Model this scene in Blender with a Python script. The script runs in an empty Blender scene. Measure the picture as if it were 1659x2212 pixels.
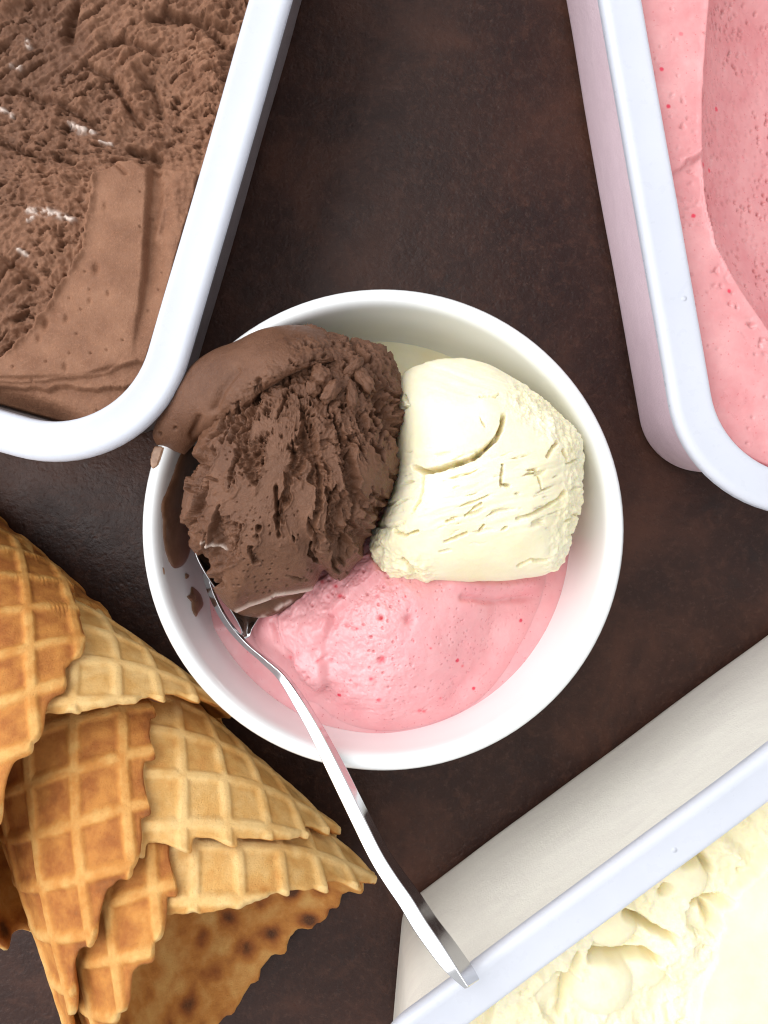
import bpy, bmesh, math
import numpy as np

# ------------------------------------------------------------------ camera, world, light, exposure
# All layout below is written in centimetres and scaled to metres when the meshes are made.
S = 0.01
HC = 28.0                    # camera height above the table
U0, V0, W0 = 775.0, 1106.0, 1659.0   # point straight below the camera, and width, in survey units of the photo

sc = bpy.context.scene
cam_d = bpy.data.cameras.new('camera')
cam = bpy.data.objects.new('camera', cam_d)
sc.collection.objects.link(cam)
cam.location = (0, 0, HC * S)
cam.rotation_euler = (0, 0, 0)
cam_d.sensor_fit = 'HORIZONTAL'
cam_d.sensor_width = 36.0
cam_d.lens = 36.0
cam_d.shift_x = (W0 / 2 - U0) / W0
cam_d.clip_start = 0.01
cam_d.clip_end = 50.0
sc.camera = cam

world = bpy.data.worlds.new('World')
sc.world = world
world.use_nodes = True
bg = world.node_tree.nodes['Background']
bg.inputs['Color'].default_value = (0.97, 0.985, 1.0, 1)
bg.inputs['Strength'].default_value = 0.82


def area_light(name, loc, target, sx, sy, power, color):
    d = bpy.data.lights.new(name, 'AREA')
    d.shape = 'RECTANGLE'
    d.size, d.size_y, d.energy, d.color = sx, sy, power, color
    o = bpy.data.objects.new(name, d)
    sc.collection.objects.link(o)
    o.location = loc
    v = np.array(target, float) - np.array(loc, float)
    from mathutils import Vector
    o.rotation_euler = Vector(v).to_track_quat('-Z', 'Y').to_euler()
    return o


area_light('window_light', (-0.62, 0.20, 0.78), (0, 0, 0.04), 1.3, 1.0, 13.8, (0.985, 0.99, 1.0))

sc.view_settings.view_transform = 'Standard'
sc.view_settings.look = 'None'
sc.view_settings.exposure = 0.14
sc.view_settings.gamma = 1.0
sc.view_settings.use_curve_mapping = False
sc.render.engine = 'CYCLES'
sc.cycles.use_denoising = True
sc.cycles.filter_width = 1.15
sc.cycles.max_bounces = 12
sc.cycles.diffuse_bounces = 8
sc.cycles.transparent_max_bounces = 16

# ------------------------------------------------------------------ numeric helpers
_rng = np.random.RandomState(7)
_perm = np.concatenate([_rng.permutation(256)] * 3)
_g = _rng.normal(size=(256, 3))
_g /= np.linalg.norm(_g, axis=1)[:, None]


def pn(x, y, z=0.0, seed=0):
    """gradient noise, about -1..1"""
    x, y, z = np.broadcast_arrays(np.asarray(x, float), np.asarray(y, float), np.asarray(z, float) + seed * 17.37)
    xi, yi, zi = np.floor(x), np.floor(y), np.floor(z)
    xf, yf, zf = x - xi, y - yi, z - zi
    xi, yi, zi = xi.astype(int) & 255, yi.astype(int) & 255, zi.astype(int) & 255
    f = lambda t: t * t * t * (t * (t * 6 - 15) + 10)
    u, v, w = f(xf), f(yf), f(zf)

    def gr(dx, dy, dz):
        h = _perm[_perm[_perm[xi + dx] + yi + dy] + zi + dz]
        g = _g[h]
        return g[..., 0] * (xf - dx) + g[..., 1] * (yf - dy) + g[..., 2] * (zf - dz)
    l = lambda a, b, t: a + t * (b - a)
    r = l(l(l(gr(0, 0, 0), gr(1, 0, 0), u), l(gr(0, 1, 0), gr(1, 1, 0), u), v),
          l(l(gr(0, 0, 1), gr(1, 0, 1), u), l(gr(0, 1, 1), gr(1, 1, 1), u), v), w)
    return r * 1.7


def fbm(x, y, z=0.0, o=4, seed=0, gain=0.5):
    a, s, t = 1.0, 0.0, 0.0
    for i in range(o):
        s = s + a * pn(x * 2 ** i, y * 2 ** i, z * 2 ** i, seed + i * 3)
        t += a
        a *= gain
    return s / t


def ridged(x, y, z=0.0, o=3, seed=0):
    a, s, t = 1.0, 0.0, 0.0
    for i in range(o):
        s = s + a * (1 - np.abs(pn(x * 2 ** i, y * 2 ** i, z * 2 ** i, seed + i * 5)) * 1.6)
        t += a
        a *= 0.55
    return s / t


def worley(x, y, seed=0):
    """distance to nearest random cell point and that cell's random number"""
    xi, yi = np.floor(x).astype(int), np.floor(y).astype(int)
    best = np.full(x.shape, 9.0)
    rid = np.zeros(x.shape)
    for dx in (-1, 0, 1):
        for dy in (-1, 0, 1):
            cx, cy = xi + dx, yi + dy
            h = _perm[(_perm[(cx + seed * 31) & 255] + cy) & 255]
            h2 = _perm[h + 57]
            h3 = _perm[h2 + 101]
            d = np.hypot(cx + (h + .5) / 256 - x, cy + (h2 + .5) / 256 - y)
            m = d < best
            best = np.where(m, d, best)
            rid = np.where(m, h3 / 255.0, rid)
    return best, rid


def sstep(a, b, x):
    t = np.clip((x - a) / (b - a), 0, 1)
    return t * t * (3 - 2 * t)


def P(u, v, z):
    """the place at height z (cm) seen at survey point u, v"""
    k = (HC - z) / W0
    return np.stack([(np.asarray(u, float) - U0) * k, -(np.asarray(v, float) - V0) * k,
                     np.broadcast_to(np.asarray(z, float), np.shape(k * np.asarray(u, float)))], -1)


def UV(p):
    k = W0 / (HC - p[..., 2])
    return U0 + p[..., 0] * k, V0 - p[..., 1] * k


def dist_line(u, v, pts):
    d = np.full(np.shape(u), 1e9)
    for (a, b), (c, e) in zip(pts[:-1], pts[1:]):
        dx, dy = c - a, e - b
        t = np.clip(((u - a) * dx + (v - b) * dy) / (dx * dx + dy * dy + 1e-9), 0, 1)
        d = np.minimum(d, np.hypot(u - a - t * dx, v - b - t * dy))
    return d


def sd_poly(u, v, pts):
    """signed distance, negative inside"""
    q = list(pts) + [pts[0]]
    d = dist_line(u, v, q)
    ins = np.zeros(np.shape(u), bool)
    for (a, b), (c, e) in zip(q[:-1], q[1:]):
        cond = (b > v) != (e > v)
        xx = (c - a) * (v - b) / (e - b + 1e-12) + a
        ins ^= cond & (u < xx)
    return np.where(ins, -d, d)


def resample(pts, n, closed=False, smooth=True):
    p = np.array(pts, float)
    if closed:
        p = np.vstack([p, p[:1]])
    if smooth:   # Catmull-Rom
        m = len(p)
        out = []
        for i in range(m - 1):
            if closed:
                p0, p3 = p[(i - 1) % (m - 1)], p[(i + 2) % (m - 1)]
            else:
                p0, p3 = p[max(i - 1, 0)], p[min(i + 2, m - 1)]
            p1, p2 = p[i], p[i + 1]
            t = np.linspace(0, 1, 13)[:-1, None]
            out.append(.5 * (2 * p1 + (p2 - p0) * t + (2 * p0 - 5 * p1 + 4 * p2 - p3) * t ** 2 + (3 * p1 - p0 - 3 * p2 + p3) * t ** 3))
        out.append(p[-1:])
        p = np.vstack(out)
    L = np.concatenate([[0], np.cumsum(np.linalg.norm(np.diff(p, axis=0), axis=1))])
    s = np.linspace(0, L[-1], n + 1)[:-1] if closed else np.linspace(0, L[-1], n)
    return np.stack([np.interp(s, L, p[:, k]) for k in range(p.shape[1])], -1)


# ------------------------------------------------------------------ mesh helpers
def tag(o, label=None, cat=None, group=None, kind=None):
    if label: o['label'] = label
    if cat: o['category'] = cat
    if group: o['group'] = group
    if kind: o['kind'] = kind
    return o


def thing(name, label, cat, loc, group=None):
    o = bpy.data.objects.new(name, None)
    o.empty_display_size = 0.01
    sc.collection.objects.link(o)
    o.location = (loc[0] * S, loc[1] * S, loc[2] * S)
    return tag(o, label, cat, group)


def link_mesh(name, verts, quads, mat, parent=None, attrs=None, smooth=True, ngons=None, recalc=False):
    v = np.asarray(verts, float).reshape(-1, 3) * S
    if parent is not None:
        v = v - np.array(parent.location)
    me = bpy.data.meshes.new(name)
    q = np.asarray(quads, int).reshape(-1, 4)
    if ngons:
        me.from_pydata(v.tolist(), [], q.tolist() + [list(f) for f in ngons])
    else:
        me.vertices.add(len(v))
        me.vertices.foreach_set('co', v.astype(np.float32).ravel())
        me.loops.add(q.size)
        me.loops.foreach_set('vertex_index', q.astype(np.int32).ravel())
        me.polygons.add(len(q))
        me.polygons.foreach_set('loop_start', (np.arange(len(q)) * 4).astype(np.int32))
    if attrs:
        for k, a in attrs.items():
            at = me.attributes.new(k, 'FLOAT', 'POINT')
            at.data.foreach_set('value', np.asarray(a, np.float32).ravel())
    me.update(calc_edges=True)
    me.validate()
    if recalc:
        bm = bmesh.new()
        bm.from_mesh(me)
        bmesh.ops.recalc_face_normals(bm, faces=bm.faces[:])
        bm.to_mesh(me)
        bm.free()
    me.polygons.foreach_set('use_smooth', np.full(len(me.polygons), smooth))
    me.materials.append(mat)
    o = bpy.data.objects.new(name, me)
    sc.collection.objects.link(o)
    if parent is not None:
        o.parent = parent
    return o


def grid_quads(n, m, wrap=False, base=0, flip=False):
    i = np.arange(n - 1)[:, None]
    j = np.arange(m if wrap else m - 1)[None, :]
    j2 = (j + 1) % m
    q = np.stack([i * m + j + 0 * i, i * m + j2 + 0 * i, (i + 1) * m + j2, (i + 1) * m + j + 0 * i], -1).reshape(-1, 4) + base
    return q[:, ::-1] if flip else q


def up_quads(V, wrap=False):
    """quads of a grid oriented so that most of it faces up"""
    n, m = V.shape[:2]
    q = grid_quads(n, m, wrap)
    f = V.reshape(-1, 3)
    c = np.cross(f[q[:, 2]] - f[q[:, 0]], f[q[:, 3]] - f[q[:, 1]])
    return q[:, ::-1] if c[:, 2].sum() < 0 else q


def grid_normals(V, wrap=False):
    a = np.gradient(V, axis=0)
    b = (np.roll(V, -1, 1) - np.roll(V, 1, 1)) if wrap else np.gradient(V, axis=1)
    n = np.cross(a, b)
    n /= np.linalg.norm(n, axis=-1)[..., None] + 1e-9
    if n[..., 2].sum() < 0:
        n = -n
    return n


# ------------------------------------------------------------------ material helpers
class M:
    def __init__(s, name):
        s.m = bpy.data.materials.new(name)
        s.m.use_nodes = True
        s.t = s.m.node_tree
        s.b = s.t.nodes['Principled BSDF']
        s.out = s.t.nodes['Material Output']
        tc = s.t.nodes.new('ShaderNodeTexCoord')
        mp = s.t.nodes.new('ShaderNodeMapping')
        mp.inputs['Scale'].default_value = (100, 100, 100)
        s.t.links.new(tc.outputs['Object'], mp.inputs['Vector'])
        s.co = mp.outputs['Vector']

    def set(s, **k):
        for a, v in k.items():
            i = s.b.inputs[a.replace('_', ' ')]
            s.put(i, v)
        return s

    def put(s, i, v):
        if hasattr(v, 'links'):
            s.t.links.new(v, i)
        else:
            if isinstance(v, (tuple, list)) and len(v) == 3 and i.type == 'RGBA':
                v = (*v, 1)
            i.default_value = v

    def scaled(s, sx, sy, sz, rot=0):
        mp = s.t.nodes.new('ShaderNodeMapping')
        mp.inputs['Scale'].default_value = (sx, sy, sz)
        mp.inputs['Rotation'].default_value = (0, 0, rot)
        s.t.links.new(s.co, mp.inputs['Vector'])
        return mp.outputs['Vector']

    def noise(s, scale, detail=3, rough=.55, dist=0, vec=None):
        n = s.t.nodes.new('ShaderNodeTexNoise')
        s.t.links.new(vec or s.co, n.inputs['Vector'])
        n.inputs['Scale'].default_value = scale
        n.inputs['Detail'].default_value = detail
        n.inputs['Roughness'].default_value = rough
        n.inputs['Distortion'].default_value = dist
        return n.outputs['Fac']

    def voro(s, scale, feature='F1', out='Distance', rnd=1.0, vec=None, dim='3D'):
        n = s.t.nodes.new('ShaderNodeTexVoronoi')
        n.voronoi_dimensions = dim
        n.feature = feature
        s.t.links.new(vec or s.co, n.inputs['Vector'])
        n.inputs['Scale'].default_value = scale
        n.inputs['Randomness'].default_value = rnd
        return n.outputs[out]

    def attr(s, name):
        n = s.t.nodes.new('ShaderNodeAttribute')
        n.attribute_name = name
        return n.outputs['Fac']

    def ramp(s, fac, stops):
        n = s.t.nodes.new('ShaderNodeValToRGB')
        e = n.color_ramp.elements
        while len(e) < len(stops):
            e.new(0.5)
        for el, (p, c) in zip(e, stops):
            el.position = p
            el.color = (*c, 1) if len(c) == 3 else c
        s.t.links.new(fac, n.inputs['Fac'])
        return n.outputs['Color']

    def rng(s, fac, a, b, c=0.0, d=1.0):
        n = s.t.nodes.new('ShaderNodeMapRange')
        s.t.links.new(fac, n.inputs['Value'])
        for i, v in zip((1, 2, 3, 4), (a, b, c, d)):
            n.inputs[i].default_value = v
        return n.outputs['Result']

    def math(s, op, a, b=0.0):
        n = s.t.nodes.new('ShaderNodeMath')
        n.operation = op
        s.put(n.inputs[0], a)
        s.put(n.inputs[1], b)
        return n.outputs[0]

    def mix(s, fac, a, b, blend='MIX'):
        n = s.t.nodes.new('ShaderNodeMix')
        n.data_type = 'RGBA'
        n.blend_type = blend
        s.put(n.inputs[0], fac)
        s.put(n.inputs[6], a)
        s.put(n.inputs[7], b)
        return n.outputs[2]

    def bump(s, h, strength, dist_cm, prev=None):
        n = s.t.nodes.new('ShaderNodeBump')
        n.inputs['Strength'].default_value = strength
        n.inputs['Distance'].default_value = dist_cm * S
        s.t.links.new(h, n.inputs['Height'])
        if prev is not None:
            s.t.links.new(prev, n.inputs['Normal'])
        s.t.links.new(n.outputs['Normal'], s.b.inputs['Normal'])
        return n.outputs['Normal']

    def sss(s, w, radius, scale_cm):
        return s.set(Subsurface_Weight=w, Subsurface_Radius=radius, Subsurface_Scale=scale_cm * S)


# ---- table
t = M('table_dark_laminate')
base = t.ramp(t.noise(.16, 5, .62, .4), [(.3, (.020, .0095, .0080)), (.5, (.037, .0165, .0120)), (.68, (.080, .0325, .0200))])
blot = t.rng(t.noise(.42, 6, .75, .6), .56, .74)
base = t.mix(t.math('MULTIPLY', blot, .55), base, (.017, .0165, .016))
fleck = t.rng(t.noise(4.0, 6, .8), .54, .70)
base = t.mix(t.math('MULTIPLY', fleck, .50), base, (.105, .056, .040))
mot = t.rng(t.noise(1.7, 6, .75, .5), .50, .66)
base = t.mix(t.math('MULTIPLY', mot, .45), base, (.078, .034, .022))
grime = t.rng(t.noise(9, 2, .6), .6, .75)
base = t.mix(t.math('MULTIPLY', grime, .4), base, (.018, .014, .013))
t.set(Base_Color=base, Roughness=t.rng(t.noise(.8, 4), .3, .7, .32, .45), Specular_IOR_Level=.23)
pit = t.rng(t.voro(4.2, rnd=1), .0, .34)
nb = t.bump(pit, .22, .04)
nb = t.bump(t.noise(5.0, 4, .65, .3), .5, .055, nb)
t.bump(t.noise(1.4, 2), .3, .09, nb)
M_table = t.m

# ---- white porcelain
t = M('white_porcelain')
t.set(Base_Color=(.86, .875, .875), Roughness=.13, Coat_Weight=.5, Coat_Roughness=.04, Specular_IOR_Level=.5)
t.bump(t.noise(.5, 2), .05, .1)
M_porcelain = t.m

# ---- polypropylene tub rim
t = M('milky_plastic_rim')
haze = t.noise(.35, 4, .6)
t.set(Base_Color=t.ramp(haze, [(.3, (.715, .740, .81)), (.7, (.77, .79, .85))]), Roughness=t.rng(t.noise(3, 4), .3, .7, .24, .40), Specular_IOR_Level=.45)
nb = t.bump(t.noise(1.2, 3), .12, .06)
vs = t.voro(1.1, out='Color')
se = t.t.nodes.new('ShaderNodeSeparateColor')
t.t.links.new(vs, se.inputs[0])
blem = t.math('MULTIPLY', t.rng(t.voro(1.1), .04, .09, 1, 0), t.rng(se.outputs[0], .70, .72))
nb = t.bump(blem, .7, .05, nb)
t.bump(t.rng(t.noise(1.5, 5, .7, 2.0, t.scaled(.5, 6, 1, .9)), .60, .68), .12, .03, nb)
tl = t.t.nodes.new('ShaderNodeBsdfTranslucent')
tl.inputs['Color'].default_value = (.93, .95, .99, 1)
mx = t.t.nodes.new('ShaderNodeMixShader')
mx.inputs[0].default_value = .38
t.t.links.new(t.b.outputs[0], mx.inputs[1])
t.t.links.new(tl.outputs[0], mx.inputs[2])
t.t.links.new(mx.outputs[0], t.out.inputs['Surface'])
M_rim = t.m


def plastic_wall(name, clear, tint, frost, rough=.45):
    """milky plastic wall: part of the light is scattered white, part passes to what is inside"""
    t = M(name)
    fr = t.rng(t.noise(.5, 5, .65), .35, .7)
    streak = t.rng(t.noise(1.3, 6, .7, .8, t.scaled(.35, .35, 1.0)), .40, .68, 0, .55)
    t.set(Base_Color=t.mix(streak, tint, tuple(x * f for x, f in zip(tint, (.90, .88, .90)))), Roughness=rough)
    h = t.noise(14, 4, .7)
    n = t.bump(h, min(frost, 1), .05 + .06 * frost)
    t.bump(t.noise(2.2, 4, .6), frost * .5, .1, n)
    tr = t.t.nodes.new('ShaderNodeBsdfTransparent')
    tr.inputs['Color'].default_value = (.97, .97, .97, 1)
    mx = t.t.nodes.new('ShaderNodeMixShader')
    t.put(mx.inputs[0], t.rng(fr, 0, 1, clear * 1.25, clear * .75))
    t.t.links.new(t.b.outputs[0], mx.inputs[1])
    t.t.links.new(tr.outputs[0], mx.inputs[2])
    t.t.links.new(mx.outputs[0], t.out.inputs['Surface'])
    return t.m


M_wall_choc = plastic_wall('milky_plastic_wall', .3, (.27, .245, .245), .5)
M_wall_pink = plastic_wall('frosted_plastic_wall', .12, (.965, .75, .82), .42, .7)
M_wall_van = plastic_wall('clear_milky_plastic_wall', .06, (.975, .945, .845), .25)

# ---- ice creams
def chocolate(name, dark, light, wet=False):
    t = M(name)
    c = t.ramp(t.noise(1.1, 5, .6, .3), [(.3, dark), (.7, light)])
    c = t.mix(t.rng(t.noise(16, 3, .7), .52, .72, 0, .35), c, tuple(min(1, x * 1.55) for x in light))
    c = t.mix(t.rng(t.voro(7.5), .0, .10, .75, 0), c, tuple(x * .35 for x in dark))
    c = t.mix(t.math('MULTIPLY', t.attr('torn'), .62), c, tuple(x * .48 for x in dark))  # shade of the rough torn hollows, put into the base colour
    c = t.mix(t.attr('white'), c, (.62, .50, .43))
    t.set(Base_Color=c, Roughness=t.rng(t.noise(6, 3), .3, .7, .30 if wet else .5, .55 if wet else .75), Specular_IOR_Level=.28)
    t.sss(.08, (1, .5, .35), .1)
    n = t.bump(t.noise(20, 4, .75), .8, .035)
    t.bump(t.noise(8, 4, .65), .45, .06, n)
    return t.m


M_choc = chocolate('chocolate_ice_cream', (.105, .045, .0235), (.165, .077, .043), True)
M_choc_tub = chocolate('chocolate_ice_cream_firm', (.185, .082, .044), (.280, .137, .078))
t = M('melted_chocolate')
t.set(Base_Color=t.ramp(t.noise(3, 4), [(.35, (.17, .082, .045)), (.7, (.27, .145, .088))]), Roughness=.28, Specular_IOR_Level=.5)
t.sss(.1, (1, .5, .3), .1)
M_melt_choc = t.m
t = M('thin_chocolate_film')
t.set(Base_Color=t.ramp(t.noise(5, 4), [(.35, (.23, .115, .06)), (.7, (.38, .22, .135))]), Roughness=.35)
M_film = t.m

t = M('vanilla_ice_cream')
c = t.ramp(t.noise(.8, 4, .6), [(.3, (.835, .755, .500)), (.7, (.855, .800, .600))])
t.set(Base_Color=c, Roughness=t.rng(t.noise(4, 3), .3, .7, .42, .62), Specular_IOR_Level=.4)
t.sss(.5, (1, .62, .22), .16)
n = t.bump(t.noise(16, 3, .6), .14, .02)
t.bump(t.noise(4, 3, .6), .12, .05, n)
M_van = t.m


def strawberry(name, a, b, speck):
    t = M(name)
    c = t.ramp(t.noise(.7, 5, .6), [(.3, a), (.7, b)])
    vr = t.voro(4.2, out='Color', dim='2D')
    sep = t.t.nodes.new('ShaderNodeSeparateColor')
    t.t.links.new(vr, sep.inputs[0])
    sel = t.rng(sep.outputs[0], .72, .74)
    dot = t.rng(t.voro(4.2, dim='2D'), .05, .12, 1, 0)
    c = t.mix(t.math('MULTIPLY', t.math('MULTIPLY', dot, sel), .65), c, (.60, .15, .17))
    vr2 = t.voro(.95, out='Color', dim='2D')
    sep2 = t.t.nodes.new('ShaderNodeSeparateColor')
    t.t.links.new(vr2, sep2.inputs[0])
    sel2 = t.rng(sep2.outputs[1], 1 - speck, 1.02 - speck)
    dot2 = t.rng(t.math('ADD', t.voro(.95, dim='2D'), t.rng(t.noise(7, 2), 0, 1, -.03, .03)), .035, .075, 1, 0)
    c = t.mix(t.math('MULTIPLY', dot2, sel2), c, (.68, .045, .09))
    c = t.mix(t.attr('red'), c, (.74, .07, .10))
    t.set(Base_Color=c, Roughness=t.rng(t.noise(5, 3), .3, .7, .24, .48), Specular_IOR_Level=.48)
    t.sss(.4, (1, .5, .45), .22)
    n = t.bump(t.noise(18, 3, .6), .2, .022)
    t.bump(t.noise(5, 3, .6), .15, .05, n)
    return t.m


M_straw = strawberry('strawberry_ice_cream', (.755, .315, .335), (.80, .42, .43), .14)
M_straw_tub = strawberry('strawberry_ice_cream_firm', (.63, .235, .245), (.73, .36, .36), .22)

# ---- waffle
t = M('baked_waffle')
toast = t.attr('toast')
spot = t.rng(t.noise(1.5, 4, .6), .35, .7, -.14, .14)
tt = t.math('ADD', toast, spot)
c = t.ramp(tt, [(.0, (.80, .535, .225)), (.22, (.70, .395, .125)), (.45, (.57, .240, .052)), (.68, (.37, .120, .024)), (1.0, (.10, .034, .012))])
crumb = t.rng(t.noise(15, 4, .75), .52, .75, 0, .35)
c = t.mix(crumb, c, (.40, .20, .065))
t.set(Base_Color=c, Roughness=.62, Specular_IOR_Level=.3)
t.sss(.12, (1, .6, .3), .15)
n = t.bump(t.noise(17, 5, .8), .85, .04)
n = t.bump(t.rng(t.voro(8), .05, .2), .35, .04, n)
t.bump(t.noise(6, 3, .6), .3, .05, n)
M_waffle = t.m

# ---- metal
t = M('polished_steel')
t.set(Base_Color=(.60, .60, .61), Metallic=1.0, Roughness=t.rng(t.noise(2.5, 4, .6), .3, .7, .07, .15))
t.bump(t.noise(.8, 2), .025, .1)
M_steel = t.m

# ------------------------------------------------------------------ the table
def build_table():
    n = 41
    x = np.linspace(-90, 90, n)
    X, Y = np.meshgrid(x, x, indexing='ij')
    V = np.stack([X, Y, np.zeros_like(X)], -1)
    o = link_mesh('table', V, up_quads(V), M_table)
    tag(o, 'dark brown mottled table top with a fine embossed grain', 'table', kind='structure')


build_table()

# ------------------------------------------------------------------ tubs
class RPoly:
    """convex polygon (counter-clockwise) with rounded corners, kept as inset polygon plus radius"""
    def __init__(s, pts, r):
        p = np.array(pts, float)
        if np.sum(p[:, 0] * np.roll(p[:, 1], -1) - p[:, 1] * np.roll(p[:, 0], -1)) < 0:
            p = p[::-1]
        n = len(p)
        e = np.roll(p, -1, 0) - p
        e /= np.linalg.norm(e, axis=1)[:, None]
        s.nrm = np.stack([e[:, 1], -e[:, 0]], -1)
        q = []
        for i in range(n):
            n1, n2 = s.nrm[i - 1], s.nrm[i]
            b = np.array([n1 @ p[i] - r, n2 @ p[i] - r])
            q.append(np.linalg.solve(np.array([n1, n2]), b))
        s.q, s.r, s.n = np.array(q), r, n

    def outline(s, d, na=18, ne=24):
        out = []
        for i in range(s.n):
            a1 = math.atan2(s.nrm[i - 1][1], s.nrm[i - 1][0])
            a2 = math.atan2(s.nrm[i][1], s.nrm[i][0])
            while a2 < a1: a2 += 2 * math.pi
            for k in range(na + 1):
                a = a1 + (a2 - a1) * k / na
                out.append(s.q[i] + (s.r - d) * np.array([math.cos(a), math.sin(a)]))
            nx = s.q[(i + 1) % s.n] + (s.r - d) * s.nrm[i]
            st = out[-1]
            for k in range(1, ne):
                out.append(st + (nx - st) * k / ne)
        return np.array(out)

    def nearest(s, x, y):
        """nearest point of the inset polygon, distance outside (0 inside), outward direction"""
        best = np.full(x.shape, 1e9)
        nx, ny = x.copy(), y.copy()
        ins = np.ones(x.shape, bool)
        for i in range(s.n):
            a, b = s.q[i], s.q[(i + 1) % s.n]
            e = b - a
            t_ = np.clip(((x - a[0]) * e[0] + (y - a[1]) * e[1]) / (e @ e), 0, 1)
            cx, cy = a[0] + t_ * e[0], a[1] + t_ * e[1]
            d = np.hypot(x - cx, y - cy)
            m = d < best
            best = np.where(m, d, best)
            nx, ny = np.where(m, cx, nx), np.where(m, cy, ny)
            ins &= ((x - a[0]) * s.nrm[i][0] + (y - a[1]) * s.nrm[i][1]) <= 0
        return np.where(ins, x, nx), np.where(ins, y, ny), np.where(ins, 0, best)


def sweep(name, rp, prof, mat, parent, closed=False, caps=(), wob=0):
    rings = [np.concatenate([rp.outline(d), np.full((len(rp.outline(d)), 1), z)], 1) for d, z in prof]
    V = np.array(rings)
    if wob:
        V[..., 2] += wob * pn(V[..., 0] * .35, V[..., 1] * .35, 3.3)
        nn = wob * 1.2
        V[..., 0] += nn * pn(V[..., 0] * .25, V[..., 1] * .25, 7.1)
        V[..., 1] += nn * pn(V[..., 0] * .25, V[..., 1] * .25, 9.7)
    n, m = V.shape[:2]
    q = grid_quads(n, m, True)
    if closed:
        a = np.arange(m)
        q = np.vstack([q, np.stack([(n - 1) * m + a, (n - 1) * m + (a + 1) % m, (a + 1) % m, a], -1)])
    ng = [list(range(k * m, (k + 1) * m)) for k in caps]
    return link_mesh(name, V, q, mat, parent, ngons=ng or None, recalc=True)


def tub_parts(root, rp, h, o, wallmat):
    sweep('rim', rp, [(.05, h - .40), (.0, h - .36), (.0, h - .13), (.03, h - .05), (.10, h), (.18, h + .015), (.25, h + .005), (.32, h - .012),
                      (.6, h - .018), (.82, h - .012), (.90, h), (.97, h + .002), (1.04, h - .02), (1.085, h - .09), (1.10, h - .18), (1.13, h - .42),
                      (1.02, h - .42), (.99, h - .19), (.16, h - .19), (.14, h - .40)], M_rim, root, closed=True, wob=.02)
    sweep('body', rp, [(o + .75, .02), (o + .32, .05), (o + .12, .16), (o + .03, .36), (o, .6), (1.0 + (o - 1) * .5, h * .5), (1.03, h - .6), (1.02, h - .43),
                       (1.12, h - .43), (1.13, h - .6), (1.12 + (o - 1) * .5, h * .5), (o + .13, .7), (o + .3, .22), (o + .8, .15)],
          wallmat, root, caps=(0, 13), wob=.03)


def fill(name, rp, h, o, zfun, mat, label, fx, fy, step=.038, depth=9.0):
    """ice cream filling a tub: sculpted top and a side that follows the wall down"""
    allq = rp.outline(0)
    lo, hi = allq.min(0) - 2.0, allq.max(0) + 2.0

    def axis(a, b, f0, f1):
        f0, f1 = max(a, f0), min(b, f1)
        mid = np.arange(f0, f1, step)
        left = np.linspace(a, f0, max(2, int((f0 - a) / .5) + 2))[:-1] if f0 > a + .1 else np.array([])
        right = np.linspace(f1, b, max(2, int((b - f1) / .5) + 2)) if b > f1 + .1 else np.array([])
        return np.concatenate([left, mid, right])
    X, Y = np.meshgrid(axis(lo[0], hi[0], *fx), axis(lo[1], hi[1], *fy), indexing='ij')
    nx, ny, q = rp.nearest(X, Y)
    db = 1.30
    qmax = rp.r - db
    ex = np.clip(q - qmax, 0, None)
    sc_ = np.where(q > qmax, qmax / np.maximum(q, 1e-6), 1)
    x, y = nx + (X - nx) * sc_, ny + (Y - ny) * sc_
    res = zfun(x, y, qmax - np.minimum(q, qmax) + np.where(q <= 0, 1.0, 0))
    Z, att = res if isinstance(res, tuple) else (res, None)
    drop = np.minimum(ex * 3.2, depth)
    z = np.maximum(Z - drop, .28)
    # the side leans in with the wall
    inset = 1.15 + (o - 1.0) * (1 - np.clip(z / h, 0, 1)) + .03
    k = np.where(ex > .04, (rp.r - inset) / np.maximum(q, 1e-6), 1)
    x = np.where(ex > .04, nx + (X - nx) * k, x)
    y = np.where(ex > .04, ny + (Y - ny) * k, y)
    V = np.stack([x, y, z], -1)
    c = allq.mean(0)
    attrs = att or {}
    ob = link_mesh(name, V, up_quads(V), mat, None, attrs)
    return tag(ob, label, 'ice cream', 'ice cream filling the tubs')


def rect(corner_px, z, dir1, dir2, l1, l2):
    """polygon from a corner and two directions given in the photo (v down)"""
    c = P(corner_px[0], corner_px[1], z)[:2]
    d1, d2 = np.array([dir1[0], -dir1[1]]), np.array([dir2[0], -dir2[1]])
    return [c, c + d1 * l1, c + d1 * l1 + d2 * l2, c + d2 * l2]


def px_corner(cx, cy, r, n1, n2):
    """sharp corner of two sides with outward normals n1, n2 that both lie r from c"""
    return np.linalg.solve(np.array([n1, n2]), np.array([np.dot(n1, (cx, cy)) + r, np.dot(n2, (cx, cy)) + r]))


TH = 7.0                     # height of the two far tubs
# chocolate tub
cc = px_corner(110, 692, 304, (.961, .276), (-.276, .961))
rp_choc = RPoly(rect(cc, TH, (.276, -.961), (-.961, -.276), 26, 15), 3.80)
r0 = rp_choc.q.mean(0)
tub = thing('ice_cream_tub', 'milky plastic tub holding chocolate ice cream, left of the white bowl', 'tub', (r0[0], r0[1], 0), 'plastic ice cream tubs')
tub_parts(tub, rp_choc, TH, 1.32, M_wall_choc)
# strawberry tub
cc = px_corner(1749, 814, 300, (-.985, .172), (.172, .985))
rp_pink = RPoly(rect(cc, TH, (-.172, -.985), (.985, -.172), 26, 15), 3.80)
r0 = rp_pink.q.mean(0)
tub = thing('ice_cream_tub', 'frost-covered plastic tub holding pink strawberry ice cream', 'tub', (r0[0], r0[1], 0), 'plastic ice cream tubs')
tub_parts(tub, rp_pink, TH, 1.50, M_wall_pink)
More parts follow.
